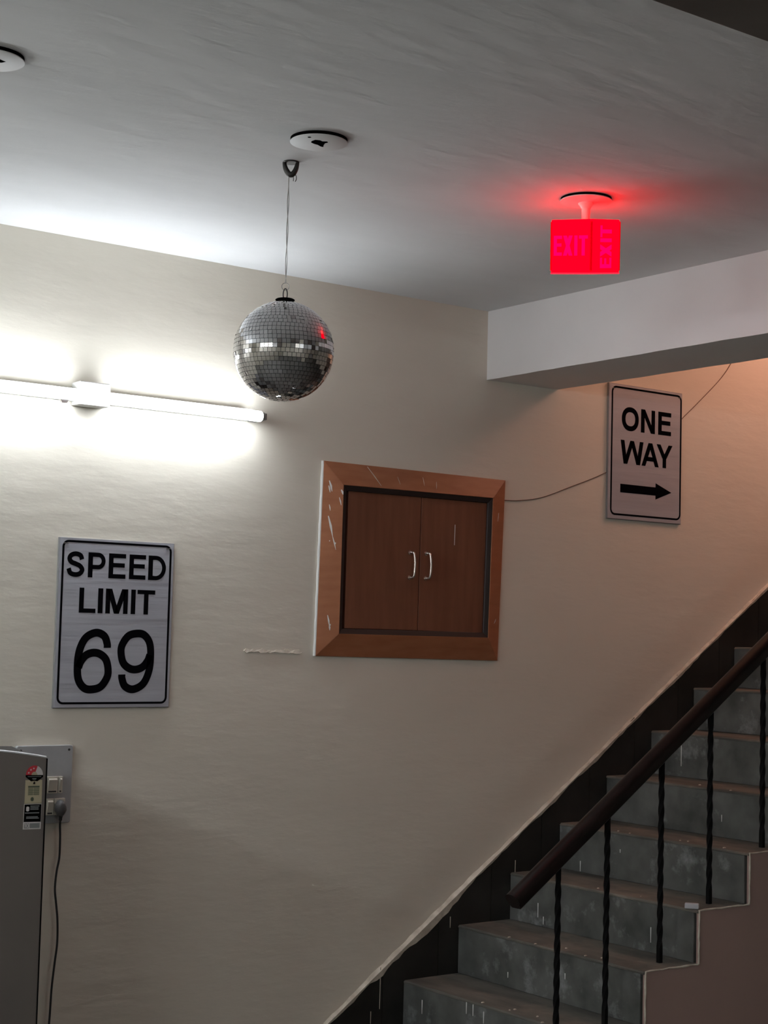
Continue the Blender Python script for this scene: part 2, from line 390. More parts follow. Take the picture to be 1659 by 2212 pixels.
# light ragged paint line along the saw-tooth edge
for k in range(1, NS):
    mb = MB(); p = []
    for i in range(9): p.append((XK(k)+.004+random.uniform(-.0015, .0015), YO-.0015, ZK(k-1)+(RISE)*i/8))
    for i in range(1, 10): p.append((XK(k)+RUN*i/9, YO-.0015, ZK(k)+.0005+random.uniform(-.0015, .0015)))
    mb.tube(p, [0.0028+random.uniform(-.0008, .0012) for _ in p], 6); mb.build('edge_bead', M_BEAD, st, smooth=True)
def jag_slab(mb, k, x0, x1, z0, z1, y0, y1, nose=0.0035, n=26):
    """tread with a worn, chipped front arris"""
    rows = []
    for i in range(n+1):
        y = y0+(y1-y0)*i/n
        j = random.uniform(0, nose); chip = random.random() < 0.12
        c = min(.0085, 0.003+j*.8+(0.003 if chip else 0))
        rows.append([(x0+j*.5, y, z0), (x0+j*.5, y, z1-c), (x0+c+j*.5, y, z1), (x1, y, z1), (x1, y, z0)])
    b = len(mb.v)
    for r in rows: mb.v += r
    for i in range(n):
        for q in range(5):
            a, c = b+i*5+q, b+i*5+(q+1) % 5
            mb.f.append((a, c, c+5, a+5)); mb.mi.append(0)
    mb.f.append(tuple(b+q for q in range(5))[::-1]); mb.mi.append(0)
    mb.f.append(tuple(b+n*5+q for q in range(5))); mb.mi.append(0)
drips = {5: [(4.665, .764, .724), (4.449, .835, .822)], 4: [(4.04, .631, .578), (4.594, .582, .553), (4.625, .628, .575)], 6: [(4.172, .982, .956)],
         2: [(4.674, .316, .267), (4.425, .357, .317), (4.389, .356, .317), (4.332, .343, .303)], 7: [(4.616, 1.214, 1.12)], 3: [(4.2, .47, .45), (4.5, .42, .40)]}
for k in range(1, NS+1):
    x1 = XK(k+1)+.02 if k < NS else 8.59
    mb = MB(); jag_slab(mb, k, XK(k)-.002+random.uniform(-.001, .001), x1, ZK(k)-.009, ZK(k), YO+.001, YW)
    tr = mb.build('tread', M_TREAD, st)
    mb = MB(); mb.box(XK(k), XK(k)+.02, YO+.02, YW, ZK(k-1)+.0005, ZK(k)-.009)
    rs = mb.build('riser', M_STONE, st, bevel=0.0015, seg=1)
    for (y, za, zb) in drips.get(k, []):
        mb = MB(); w = 0.0022
        mb.hexa([(XK(k)-.0008, y-w, za), (XK(k)-.0008, y+w, za), (XK(k)-.0008, y+w*.5, zb), (XK(k)-.0008, y-w*.5, zb),
                 (XK(k)+.001, y-w, za), (XK(k)+.001, y+w, za), (XK(k)+.001, y+w*.5, zb), (XK(k)+.001, y-w*.5, zb)])
        mb.build('paint_drip', M_WHITE, rs)
    if k in (3, 4, 5, 6, 2):     # bits of fallen plaster, stuck on the treads
        for i in range(5):
            mb = MB(); x = XK(k)+random.uniform(.0, .06); y = random.uniform(3.95, 4.7); a = random.uniform(.003, .008); b = random.uniform(.002, .004)
            mb.hexa([(x-a, y-b, ZK(k)), (x+a, y-b*.6, ZK(k)), (x+a*.7, y+b, ZK(k)), (x-a*.8, y+b*.8, ZK(k)),
                     (x-a*.6, y-b*.6, ZK(k)+.003), (x+a*.6, y-b*.4, ZK(k)+.003), (x+a*.4, y+b*.6, ZK(k)+.003), (x-a*.5, y+b*.5, ZK(k)+.003)])
            mb.build('plaster_crumb', M_BEAD, tr)
# stone skirting along the stair wall
ZL = lambda x: 0.247+0.6973*(x-3.359)
sk = thing('baseboard_stairs', 'dark stone skirting following the stairs up the cream wall', None, (3.3, D, Z0)); sk['kind'] = 'structure'
x = XK(1)-.35
for i in range(16):
    x1 = x+RUN
    if x > 7.0: break
    g = 0.0012
    zl = lambda q: max(Z0+.002, ZL(q)-.36)
    pts = [(x+g, zl(x)), (x1-g, zl(x1)), (x1-g, max(ZL(x1), Z0+.1)+random.uniform(-.002, .002)), (x+g, max(ZL(x), Z0+.1)+random.uniform(-.002, .002))]
    mb = MB(); mb.prism(pts, 'y', D-.012-random.uniform(0, .001), D+.001); mb.build('skirting_slab', M_SKIRT, sk)
    x = x1
# ragged plaster ridge where wall and skirting meet
mb = MB(); n = 150; prev = None
xs = [3.0+(6.7-3.0)*i/n for i in range(n+1)]
wob = 0.0; lows = []
for i in range(n+1):
    wob = wob*0.86+random.uniform(-.006, .006)
    wide = 1.0 if 3.55 < xs[i] < 4.0 else 0.22
    lows.append(max(0.003, 0.004+0.008*wide+abs(wob)*(0.4+1.2*wide)+(0.008*wide if random.random() < 0.12 else 0)))
nrm = Vector((-0.6973, 1.0)).normalized()
for i in range(n):
    q = []
    for j in (i, i+1):
        xx = xs[j]; z = ZL(xx); lo = lows[j]
        hi = 0.005+0.002*math.sin(j*1.7)+(0.004 if 20 < j < 45 else 0)
        q.append([(xx+nrm.x*-lo, z-nrm.y*lo), (xx, z), (xx+nrm.x*hi, z+nrm.y*hi)])
    (a0, b0, c0), (a1, b1, c1) = q
    ya, yb, yc = D-.0135, D-.017, D-.001
    mb.poly([(a0[0], ya, a0[1]), (a1[0], ya, a1[1]), (b1[0], yb, b1[1]), (b0[0], yb, b0[1])])
    mb.poly([(b0[0], yb, b0[1]), (b1[0], yb, b1[1]), (c1[0], yc, c1[1]), (c0[0], yc, c0[1])])
    mb.poly([(a0[0], ya, a0[1]), (a0[0], D-.008, a0[1]), (a1[0], D-.008, a1[1]), (a1[0], ya, a1[1])])
mb.build('plaster_bead', M_BEAD, sk)

for x, za, zb in ((3.9145, .577, .536), (3.593, .422, .274), (3.5535, .270, .227), (4.2335, .766, .720)):
    mb = MB(); w = .0016
    mb.hexa([(x-w, D-.0145, za), (x+w, D-.0145, za), (x+w*.3, D-.0145, zb), (x-w*.6, D-.0145, zb), (x-w, D-.0128, za), (x+w, D-.0128, za), (x+w*.3, D-.0128, zb), (x-w*.6, D-.0128, zb)])
    mb.build('paint_drip', M_BEAD, sk)
# railing
YR = 3.905
ra = thing('stair_railing', 'dark wooden handrail on twisted black iron balusters along the open side of the stairs', 'railing', (3.64, YR, ZK(1)))
RS = 0.688
ZR = lambda x: 0.793+RS*(x-3.438)
dirv = Vector((1, 0, RS)).normalized(); nv = Vector((-RS, 0, 1)).normalized()
hp = []   # cross section (y, n): rounded top, grooved sides, narrower base
for a in range(0, 181, 15):
    hp.append((-0.030*math.cos(math.radians(a)), 0.004+0.024*math.sin(math.radians(a))))
hp += [(0.030, -0.006), (0.024, -0.010), (0.024, -0.024), (0.020, -0.028), (-0.020, -0.028), (-0.024, -0.024), (-0.024, -0.010), (-0.030, -0.006)]
A = Vector((3.447, YR, ZR(3.447))); B = Vector((6.9, YR, ZR(6.9)))
mb = MB(); n = len(hp)
vs = [tuple(P+Vector((0, y, 0))+nv*h) for P in (A, B) for y, h in hp]
mb.add(vs, [tuple(range(n)), tuple(range(n, 2*n))[::-1]]+[(i, (i+1) % n, n+(i+1) % n, n+i) for i in range(n)])
mb.build('handrail', M_RAIL, ra, smooth=True)
bx = {1: 3.640, 2: 3.858, 3: 4.112, 4: 4.355, 5: 4.632}
for k in range(1, 13):
    x = bx.get(k, 4.632+RUN*(k-5))
    z0, z1 = ZK(k)+.0002, ZR(x)-.030
    mb = MB(); s = 0.0083; N = 16; rings = int((z1-z0)/0.008); base = len(mb.v)
    for i in range(rings+1):
        z = z0+(z1-z0)*i/rings; tw = (min(max(z, z0+.05), z1-.05)-z0-.05)*2*math.pi/0.23
        e = 1.0
        for q in range(N):
            a = q*2*math.pi/N; rr_ = s/(abs(math.cos(a))**7+abs(math.sin(a))**7)**(1/7)
            w = tw*e+a
            mb.v.append((x+rr_*math.cos(w), YR+rr_*math.sin(w), z))
    for i in range(rings):
        for q in range(N):
            mb.f.append((base+i*N+q, base+i*N+(q+1) % N, base+(i+1)*N+(q+1) % N, base+(i+1)*N+q)); mb.mi.append(0)
    mb.f.append(tuple(base+q for q in range(N))[::-1]); mb.mi.append(0)
    mb.f.append(tuple(base+rings*N+q for q in range(N))); mb.mi.append(0)
    bo = mb.build('baluster', M_IRON, ra, smooth=True)
# small white block left on a step
mb = MB()
c = Vector((4.222, 3.862, ZK(4))); d1 = Vector((0.64, -0.77, 0)); d2 = Vector((0.77, 0.64, 0))
lo = [c+d1*sx*.024+d2*sy*.011 for sx, sy in ((-1, -1), (1, -1), (1, 1), (-1, 1))]
mb.hexa([tuple(p) for p in lo]+[tuple(p+Vector((0, 0, .019))) for p in lo])
tag(mb.build('eraser_block', plain('greyish_white_rubber', (0.52, 0.52, 0.54), 0.5), bevel=0.004, seg=3, smooth=True), 'small whitish block lying at the open end of a stair tread', 'block')

# ================================================================== signs
def make_sign(name, label, x0, x1, z0, z1, yb, yf, border, bt, rad, skew=0.0):
    cx = (x0+x1)/2
    t = thing(name, label, 'sign', (cx, D, z0))
    mb = MB()
    nx = 8; nz = 12; vs = []; fs = []
    # slightly buckled sheet on a thin board
    mb.box(x0, x1, yf, D-.0005, z0, z1)
    mb.build('board', [M_SIGNE], t, bevel=0.0015, seg=2)
    mb = MB(); e = 0.0025
    mb.box(x0+e, x1-e, yf-.0012, yf+.0005, z0+e, z1-e); mb.build('face_sheet', M_SIGN, t)
    bx0, bx1, bz0, bz1 = border
    o = rrect(bx0, bx1, bz0, bz1, rad); i_ = rrect(bx0+bt, bx1-bt, bz0+bt, bz1-bt, rad-bt)
    mb = MB(); n = len(o)
    yy0, yy1 = yf-.0012, yf-.0018
    for q in range(n):
        r = (q+1) % n
        mb.hexa([(o[q][0], yy0, o[q][1]), (o[r][0], yy0, o[r][1]), (i_[r][0], yy0, i_[r][1]), (i_[q][0], yy0, i_[q][1]),
                 (o[q][0], yy1, o[q][1]), (o[r][0], yy1, o[r][1]), (i_[r][0], yy1, i_[r][1]), (i_[q][0], yy1, i_[q][1])])
    mb.build('border_line', M_INK, t)
    # bright fixing staples in the upper corners
    for sx, cxx in ((1, bx0+.012), (-1, bx1-.012)):
        mb = MB(); z = bz1-.010
        mb.hexa([(cxx-.009, yf-.0012, z-.003), (cxx+.009, yf-.0012, z-.001), (cxx+.009, yf-.0012, z+.001), (cxx-.009, yf-.0012, z+.001),
                 (cxx-.008, yf-.004, z-.002), (cxx+.008, yf-.004, z-.001), (cxx+.008, yf-.004, z), (cxx-.008, yf-.004, z)])
        mb.build('corner_staple', M_STEEL, t)
    fr = lambda x, z, d: (x, yf-.0012-d, z)
    return t, fr
YF = D-0.0105
sp, fr = make_sign('speed_limit_sign', 'silver white sign reading SPEED LIMIT 69 below the tube light', 2.264, 2.684, 1.368, 1.9155, D, YF, (2.275, 2.674, 1.380, 1.9075), .0072, .022)
mb = MB(); T = .0165
for ch, x, w in (('S', 2.2905, .066), ('P', 2.368, .063), ('E', 2.442, .062), ('E', 2.517, .061), ('D', 2.588, .067)):
    put(mb, ch, x, 1.7895, w, .0815, T, fr, .0006)
mb.build('word_speed', M_INK, sp)
mb = MB()
for ch, x, w in (('L', 2.341, .059), ('I', 2.408, .0175), ('M', 2.4355, .081), ('I', 2.528, .0165), ('T', 2.551, .066)):
    put(mb, ch, x, 1.6745, w, .081, T, fr, .0006)
mb.build('word_limit', M_INK, sp)
mb = MB()
put(mb, '6', 2.331, 1.415, .137, .209, .026, fr, .0006); mb.build('digit_six', M_INK, sp)
mb = MB(); put(mb, '9', 2.484, 1.415, .137, .209, .026, fr, .0006); mb.build('digit_nine', M_INK, sp)
ow_, fr = make_sign('one_way_sign', 'silver white sign reading ONE WAY with a right arrow above the stairs', 4.7015, 5.1405, 2.125, 2.690, D, YF, (4.7175, 5.136, 2.1415, 2.6795), .0078, .026)
mb = MB(); T = .021
for ch, x, w in (('O', 4.778, .099), ('N', 4.891, .083), ('E', 4.994, .078)): put(mb, ch, x, 2.4985, w, .0985, T, fr, .0006)
mb.build('word_one', M_INK, ow_)
mb = MB()
for ch, x, w in (('W', 4.773, .134), ('A', 4.897, .103), ('Y', 4.986, .096)): put(mb, ch, x, 2.359, w, .0985, T, fr, .0006)
mb.build('word_way', M_INK, ow_)
mb = MB()
q = [[Vector(p) for p in ((4.7745, 2.238), (4.984, 2.238), (4.984, 2.273), (4.7745, 2.2735))]]
text_mesh(mb, q, fr, .0006)
mb.prism([(4.983, 2.2215), (5.079, 2.2565), (4.983, 2.2905)], 'y', YF-.0018, YF-.0012)
mb.build('arrow', M_INK, ow_)

# ================================================================== wall cabinet
cb = thing('wall_cabinet', 'brown wooden two door wall cabinet with a wide sloping frame and two pale handles', 'cabinet', (3.7, D, 1.54))
O = [(3.283, 2.246), (4.148, 2.240), (4.125, 1.536), (3.270, 1.545)]          # outer: TL TR BR BL
fz = lambda p, d: (p[0]*(1-d/D), EYE+(p[1]-EYE)*(1-d/D))
DI = 0.036
I = [fz(p, DI) for p in ((3.382, 2.166), (4.096, 2.167), (4.085, 1.624), (3.379, 1.626))]
OS = 0.010     # outer side thickness off the wall
marks = {3: [(.30, .93, .45, .885, .05), (.28, .90, .36, .87, .04), (.34, .80, .40, .77, .03), (.32, .735, .55, .63, .055), (.55, .63, .72, .555, .03), (.70, .60, .66, .585, .03), (.88, .95, .97, .93, .05),
             (.80, .89, .90, .85, .03), (.40, .60, .44, .598, .03), (.46, .175, .56, .10, .04), (.55, .11, .58, .075, .04), (.56, .115, .60, .10, .04)],
         0: [(.22, .93, .245, .10, .004), (.37, .6, .372, .25, .0025), (.52, .7, .525, .3, .002), (.60, .55, .602, .2, .002)],
         1: [(.35, .20, .5, .16, .02), (.5, .85, .55, .80, .02)]}
for i in range(4):
    j = (i+1) % 4
    o0, o1, i1, i0 = O[i], O[j], I[j], I[i]
    mb = MB()
    yw, ys_, yi = D-.0005, D-OS, D-DI
    vs = [(o0[0], yw, o0[1]), (o1[0], yw, o1[1]), (i1[0], yw, i1[1]), (i0[0], yw, i0[1]),
          (o0[0], ys_, o0[1]), (o1[0], ys_, o1[1]), (i1[0], yi, i1[1]), (i0[0], yi, i0[1])]
    mb.hexa(vs); fm = mb.build('frame_member', M_FRAME, cb, bevel=0.0012, seg=2)
    a, b, c, d = [Vector(v) for v in vs[4:]]      # a,b outer ; c,d inner
    nn = (b-a).cross(d-a).normalized()
    if nn.y > 0: nn = -nn
    for (u0, v0, u1, v1, w) in marks.get(i, []):
        # u across the bevel (0 outer) on the upright members, v up the member; on the top member u along, v across
        def P(u, v):
            if i in (1, 3):
                lo_, hi_ = ((d, a), None), None
                if i == 3: bo, to, bi, ti = a, b, d, c
                else: bo, to, bi, ti = b, a, c, d
                return (bo.lerp(to, v)).lerp(bi.lerp(ti, v), u)
            return (a.lerp(b, u)).lerp(d.lerp(c, u), 1-v)
        p0, p1 = P(u0, v0), P(u1, v1)
        t = (p1-p0).normalized(); sd = nn.cross(t).normalized()*(w*0.075 if i in (1, 3) else w*0.45)
        mb = MB(); mid = p0.lerp(p1, .5)+sd*.3
        mb.add([p0-sd*.4, p0+sd*.4, mid+sd, p1+sd*.2, p1-sd*.2, mid-sd]+[q+nn*.0012 for q in (p0-sd*.4, p0+sd*.4, mid+sd, p1+sd*.2, p1-sd*.2, mid-sd)],
               [(0, 1, 2, 3, 4, 5), (11, 10, 9, 8, 7, 6)]+[(q, (q+1) % 6, 6+(q+1) % 6, 6+q) for q in range(6)])
        mb.build('paint_smear', M_WHITE if i != 0 else M_BEAD, fm)
# white strip painting the frame's left outer edge as lit by the tube
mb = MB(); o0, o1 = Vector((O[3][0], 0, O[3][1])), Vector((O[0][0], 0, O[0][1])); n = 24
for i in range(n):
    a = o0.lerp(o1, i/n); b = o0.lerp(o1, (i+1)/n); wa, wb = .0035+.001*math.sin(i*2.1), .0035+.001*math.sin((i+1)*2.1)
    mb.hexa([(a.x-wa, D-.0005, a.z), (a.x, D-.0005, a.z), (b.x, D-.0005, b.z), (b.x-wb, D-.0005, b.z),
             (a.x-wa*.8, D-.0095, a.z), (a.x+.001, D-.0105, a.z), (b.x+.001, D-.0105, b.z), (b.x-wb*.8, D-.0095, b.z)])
mb.build('lit_edge_strip', M_WHITE, cb, label='white strip standing in for the lit left edge of the frame')
# dark flat lip inside the frame
LW = 0.019
def inset(P, w): return [(P[0][0]+w, P[0][1]-w), (P[1][0]-w, P[1][1]-w), (P[2][0]-w, P[2][1]+w), (P[3][0]+w, P[3][1]+w)]
I2 = inset(I, LW)
for i in range(4):
    j = (i+1) % 4; mb = MB(); y0, y1 = D-.001, D-.027
    q = [I[i], I[j], I2[j], I2[i]]
    mb.hexa([(p[0], y0, p[1]) for p in q]+[(p[0], y1 if n_ > 1 else y1-.006, p[1]) for n_, p in enumerate(q)])
    mb.build('inner_lip', M_LIP, cb, bevel=0.001, seg=1)
DD = 0.020
dT = [fz(p, DD) for p in ((3.405, 2.146), (4.066, 2.145), (4.061, 1.641), (3.401, 1.646))]
sT, sB = fz((3.742, 2.146), DD), fz((3.737, 1.645), DD)
g = 0.0015
mb = MB(); mb.hexa([(p[0], D-.0005, p[1]) for p in (I2[0], I2[1], I2[2], I2[3])]+[(p[0], D-.003, p[1]) for p in (I2[0], I2[1], I2[2], I2[3])]); mb.build('recess_back', M_GAP, cb)
doors = []
for pts in ([dT[0], (sT[0]-g, sT[1]), (sB[0]-g, sB[1]), dT[3]], [(sT[0]+g, sT[1]), dT[1], dT[2], (sB[0]+g, sB[1])]):
    mb = MB(); mb.hexa([(p[0], D-.004, p[1]) for p in pts]+[(p[0], D-DD, p[1]) for p in pts])
    doors.append(mb.build('door', M_WOOD, cb, bevel=0.0015, seg=2))
for dr, hx in ((doors[0], 3.680), (doors[1], 3.756)):
    z0, z1 = 1.8405, 1.9335
    path = catmull([(hx-.004, D-DD+.002, z1), (hx-.002, D-DD-.012, z1), (hx+.001, D-DD-.022, z1-.006), (hx+.003, D-DD-.025, (z0+z1)/2), (hx+.001, D-DD-.022, z0+.006), (hx-.002, D-DD-.012, z0), (hx-.004, D-DD+.002, z0)], 6)
    mb = MB(); mb.tube(path, [0.0055 if i < 6 or i > len(path)-7 else 0.0043 for i in range(len(path))], 10)
    for z in (z0, z1): mb.tube([(hx-.004, D-DD+.001, z), (hx-.004, D-DD-.003, z)], .0075, 14)
    mb.build('handle', M_CHROME, dr, smooth=True, label='pale satin metal pull handle')
mb = MB(); mb.hexa([(3.889, D-DD, 2.050), (3.8915, D-DD, 2.050), (3.890, D-DD, 1.972), (3.888, D-DD, 1.972), (3.889, D-DD-.0008, 2.050), (3.8915, D-DD-.0008, 2.050), (3.890, D-DD-.0008, 1.972), (3.888, D-DD-.0008, 1.972)])
mb.build('paint_drip', M_WHITE, doors[1])

# ================================================================== thin wire across the wall
wp = [(4.130, D-.012, 2.160), (4.150, D-.003, 2.162), (4.226, D-.003, 2.166), (4.348, D-.003, 2.187), (4.498, D-.003, 2.239), (4.627, D-.003, 2.285), (4.714, D-.003, 2.320), (4.85, D-.003, 2.37),
      (5.05, D-.003, 2.50), (5.16, D-.003, 2.592), (5.228, D-.003, 2.646), (5.345, D-.003, 2.743), (5.404, D-.003, 2.797), (5.449, D-.003, 2.849), (5.52, D-.003, 2.95), (5.60, D-.003, 3.1)]
mb = MB(); mb.tube(catmull(wp, 5), 0.0017, 6)
tag(mb.build('wall_wire', M_WIRE, smooth=True), 'thin brown wire running from the cabinet behind the ONE WAY sign and upward', 'wire')

# ================================================================== tube light, plus added fill tubes
TR = 0.0185
def make_tube(label, loc, rz, glow, group=None, clip=True):
    """local frame: x along the tube, wall plane at y = 0, tube in front of it at negative y, z = 0 on the tube's axis"""
    tl = thing('tube_light', label, 'light', loc, rz, group)  # name shared by the visible tube and the added fill tubes
    X0, X1, TY = -.605, .582, -.072
    mb = MB(); mb.box(-.60, .565, -.0525, -.0005, -.012, .025); mb.build('batten', M_WHITE, tl, local=True, bevel=0.003)
    mb = MB(); mb.tube([(X0, TY, 0), (X0+.003, TY, 0), (X1-.003, TY, 0), (X1, TY, 0)], [TR*.7, TR, TR, TR*.7], 24); mb.build('glass_tube', glow, tl, local=True, smooth=True)
    for s, x in ((-1, X0), (1, X1)):
        mb = MB(); mb.tube([(x+s*.001, TY, 0), (x+s*.010, TY, 0), (x+s*.012, TY, 0)], [TR*.86, TR*.86, TR*.7], 20); mb.build('metal_cap', M_STEEL, tl, local=True, smooth=True)
        mb = MB(); mb.box(min(x-s*.012, x+s*.020), max(x-s*.012, x+s*.020), TY+TR+.004, -.001, -.013, .013)
        mb.box(min(x+s*.012, x+s*.020), max(x+s*.012, x+s*.020), TY-.010, -.02, -.012, .012); mb.build('lamp_holder', M_STEEL, tl, local=True, bevel=0.003)
    mb = MB(); mb.box(-.100, .010, -.062, -.0005, -.026, .050); mb.build('choke_box', M_WHITE, tl, local=True, bevel=0.004)
    if clip:
        mb = MB(); c = -.158
        mb.prism([(c-.0165, -.018), (c+.0155, -.018), (c+.008, -.029), (c-.008, -.029)], 'y', TY-.005, TY+.005)
        mb.tube([(c, TY, -.026), (c, TY, -.034)], .001, 6)
        mb.build('tube_clip', M_STEEL, tl, local=True, smooth=True)
    return tl
make_tube('glowing white tube light mounted on the wall above the SPEED LIMIT sign', (2.39, D, 2.369), 0.0, M_TUBE)
make_tube('added fill tube on the same wall, left of the picture', (0.45, D, 2.369), 0.0, M_FILL_LEFT, None, False)  # this and the following tubes are added, unseen, to brighten the room
make_tube('added fill tube on the side wall, nearer the sign wall', (XL, 2.75, 2.55), math.pi/2, M_FILL_SIDE, None, False)
make_tube('added fill tube on the side wall, farther from the sign wall', (XL, 0.95, 2.55), math.pi/2, M_FILL_SIDE, None, False)
make_tube('added fill tube on the wall behind the viewer', (2.6, YN, 2.45), math.pi, M_FILL_REAR, None, False)

# ================================================================== ceiling covers
def cover(loc, r, label, hole, screw):
    t = thing('ceiling_cover', label, 'cover plate', (loc[0], loc[1], ZC))
    mb = MB(); mb.lathe([(r*.992, -.0085), (r*.992, .0)], (loc[0], loc[1], ZC), 48); mb.build('shaded_rim', M_BLACK, t, smooth=True)  # side made black for the shade in the gap above the plate
    mb = MB(); mb.lathe([(r*.985, -.0105), (r, -.0100), (r, -.0085)], (loc[0], loc[1], ZC), 48); mb.build('plate', M_PLATE, t, smooth=True)
    if hole:
        mb = MB(); mb.prism([(loc[0]+x, loc[1]+y) for x, y in hole], 'z', ZC-.0109, ZC-.0095); mb.build('cut_hole', M_BLACK, t)
    if screw:
        mb = MB(); mb.lathe([(.0045, -.0110), (.0045, -.0095)], (loc[0]+screw[0], loc[1]+screw[1], ZC), 14); mb.build('screw_hole', M_BLACK, t)
    return t
# axes on the ceiling as the viewer sees them: right and away
ax = Vector((0.80, -0.60)); ay = Vector((0.60, 0.80))
def cpt(l): return [tuple(ax*a+ay*b*1.5) for a, b in l]
hole = cpt([(-.018, -.010), (-.008, -.018), (.004, -.016), (.010, -.010), (.022, -.010), (.024, -.004), (.016, .0), (.012, .010), (.010, .022), (.004, .020), (-.004, .010), (-.014, .004), (-.020, -.003)])
cover((2.282, 3.392), .074, 'round white ceiling cover with a ragged black hole, beside the mirror ball hook', hole, tuple(ax*-.022+ay*-.048))
cover((1.382, 3.372), .074, 'round white ceiling cover cut off by the left picture edge', cpt([(.012, -.006), (.022, -.008), (.032, .004), (.020, .008), (.012, .004)]), None)

# ================================================================== mirror ball
HX, HY = 2.342, 3.612
BC = Vector((2.3355, 3.612, 2.3795)); BR = 0.1345
hk = thing('ceiling_hook', 'dark metal strap hook screwed to the ceiling above the mirror ball', 'hook', (HX, HY, ZC))
def loc3(a, b, z): v = ax*a+ay*b; return (HX+v.x, HY+v.y, ZC+z)
pts = [loc3(-.019, 0, .0), loc3(-.0175, 0, -.008), loc3(-.014, 0, -.020), loc3(-.007, 0, -.031), loc3(0, 0, -.035), loc3(.007, 0, -.031), loc3(.013, 0, -.020), loc3(.016, 0, -.008), loc3(.0175, 0, .0)]
pp = catmull(pts, 4); mb = MB(); mb.tube(pp, [.0045+.0035*math.sin(math.pi*i/(len(pp)-1)) for i in range(len(pp))], 10); mb.build('strap', M_DSTEEL, hk, smooth=True)
mb = MB(); mb.lathe([(.020, -.003), (.022, -.001), (.022, .0)], (HX, HY, ZC), 28); mb.build('base_plate', M_DSTEEL, hk, smooth=True)
mb = MB(); mb.tube(catmull([loc3(.006, .002, -.036), loc3(.0075, .002, -.046), loc3(.0070, .002, -.052)], 4), .0011, 6)
mb.tube(catmull([loc3(.008, .002, -.036), loc3(.0125, .002, -.035), loc3(.0150, .002, -.042), loc3(.0142, .002, -.049), loc3(.012, .002, -.053)], 4), .0011, 6); mb.build('spare_hook', M_DSTEEL, hk, smooth=True)
hw = thing('hanging_wire', 'thin twisted wire and ring holding up the mirror ball', 'wire', (HX, HY, ZC-.035))
ZT, ZBW = ZC-.040, BC.z+BR+.050
for ph in (0, math.pi):
    mb = MB(); p = []
    for i in range(60):
        f = i/59; z = ZT+(ZBW-ZT)*f; a = f*11+ph; e = .0018*math.sin(math.pi*min(1, f*4)/2) if f < .25 else .0018
        c = Vector((HX-.004, HY+.003, 0)).lerp(Vector((BC.x, BC.y, 0)), f)
        p.append((c.x+e*math.cos(a), c.y+e*math.sin(a), z))
    mb.tube(p, .0011, 6); mb.build('strand', M_STEEL, hw, smooth=True)
mb = MB(); rc = ZBW-.009
mb.tube([(BC.x+ax.x*.0100*math.cos(a), BC.y+ax.y*.0100*math.cos(a), rc+.0100*math.sin(a)) for a in [2*math.pi*i/28 for i in range(28)]], .0009, 6, closed=True); mb.build('ring', M_STEEL, hw, smooth=True)

db = thing('mirror_ball', 'round mirror ball with small square mirror tiles hanging from the ceiling', 'mirror ball', tuple(BC))
mb = MB(); prof = [(max(.0005, (BR-.0022)*math.sin(math.pi*i/40)), -(BR-.0022)*math.cos(math.pi*i/40)) for i in range(41)]
mb.lathe(prof, tuple(BC), 64); mb.build('core', M_CORE, db, smooth=True)
mb = MB(); mb.lathe([(.0235, BR-.006), (.0235, BR+.0035), (.0260, BR+.0035), (.0260, BR+.0055), (.0225, BR+.0075)], tuple(BC), 32); mb.build('cap', M_BLACK, db, smooth=True)
mb = MB(); zc_ = BC.z+BR+.020
mb.tube([(BC.x+ay.x*.0*1+ax.x*.0055*math.cos(a), BC.y+ax.y*.0055*math.cos(a), zc_+.0155*math.sin(a)) for a in [2*math.pi*i/24 for i in range(24)]], .0016, 8, closed=True); mb.build('eyelet', M_DSTEEL, db, smooth=True)
TS = 0.01165; rows = int(round(math.pi*BR/TS)); tiles = []
random.seed(21)
for r in range(rows):
    th = math.pi*(r+.5)/rows; z = math.cos(th); rr = math.sin(th)
    if z > 0.985: continue
    n = max(1, int(2*math.pi*BR*rr/TS)); off = random.uniform(0, 6.28); rowtilt = random.gauss(0, .012)
    for q in range(n):
        a = off+2*math.pi*q/n
        nv_ = Vector((rr*math.cos(a), rr*math.sin(a), z))
        tang = Vector((-math.sin(a), math.cos(a), 0)); upv = nv_.cross(tang)*-1
        upv = tang.cross(nv_)*-1 if upv.z < 0 else upv
        loose = random.random() < 0.10
        s1 = random.gauss(0, .008) if not loose else random.gauss(0, .12)
        s2 = rowtilt+random.gauss(0, .010) if not loose else random.gauss(0, .14)
        n2 = (nv_+tang*s1+upv*s2).normalized(); t2 = (tang-n2*tang.dot(n2)).normalized(); u3 = n2.cross(t2)
        tiles.append((nv_, n2, t2, u3))
camdir = (Vector((0, 0, EYE))-BC).normalized()
order = sorted(range(len(tiles)), key=lambda i: -tiles[i][0].dot(camdir))
h = TS*0.462
tv = [(x*h, y*h, zz) for zz in (-.0012, .0008) for x, y in ((-1, -1), (1, -1), (1, 1), (-1, 1))]
tf = [(3, 2, 1, 0), (4, 5, 6, 7), (0, 1, 5, 4), (1, 2, 6, 5), (2, 3, 7, 6), (3, 0, 4, 7)]
tme = bpy.data.meshes.new('mirror_tile'); tme.from_pydata(tv, [], tf); tme.materials.append(M_MIRROR)
rest = MB()
for rank, i in enumerate(order):
    nv_, n2, t2, u3 = tiles[i]
    mt = Matrix((t2, u3, n2)).transposed().to_4x4(); mt.translation = nv_*(BR-.0008)
    if rank < 300:
        o = bpy.data.objects.new('mirror_tile', tme); col.objects.link(o); o.parent = db; o.matrix_local = mt
    else: rest.add([tuple(mt @ Vector(v)) for v in tv], tf)
ro = rest.build('mirror_tile_field', M_MIRROR, db, local=True); ro['kind'] = 'stuff'

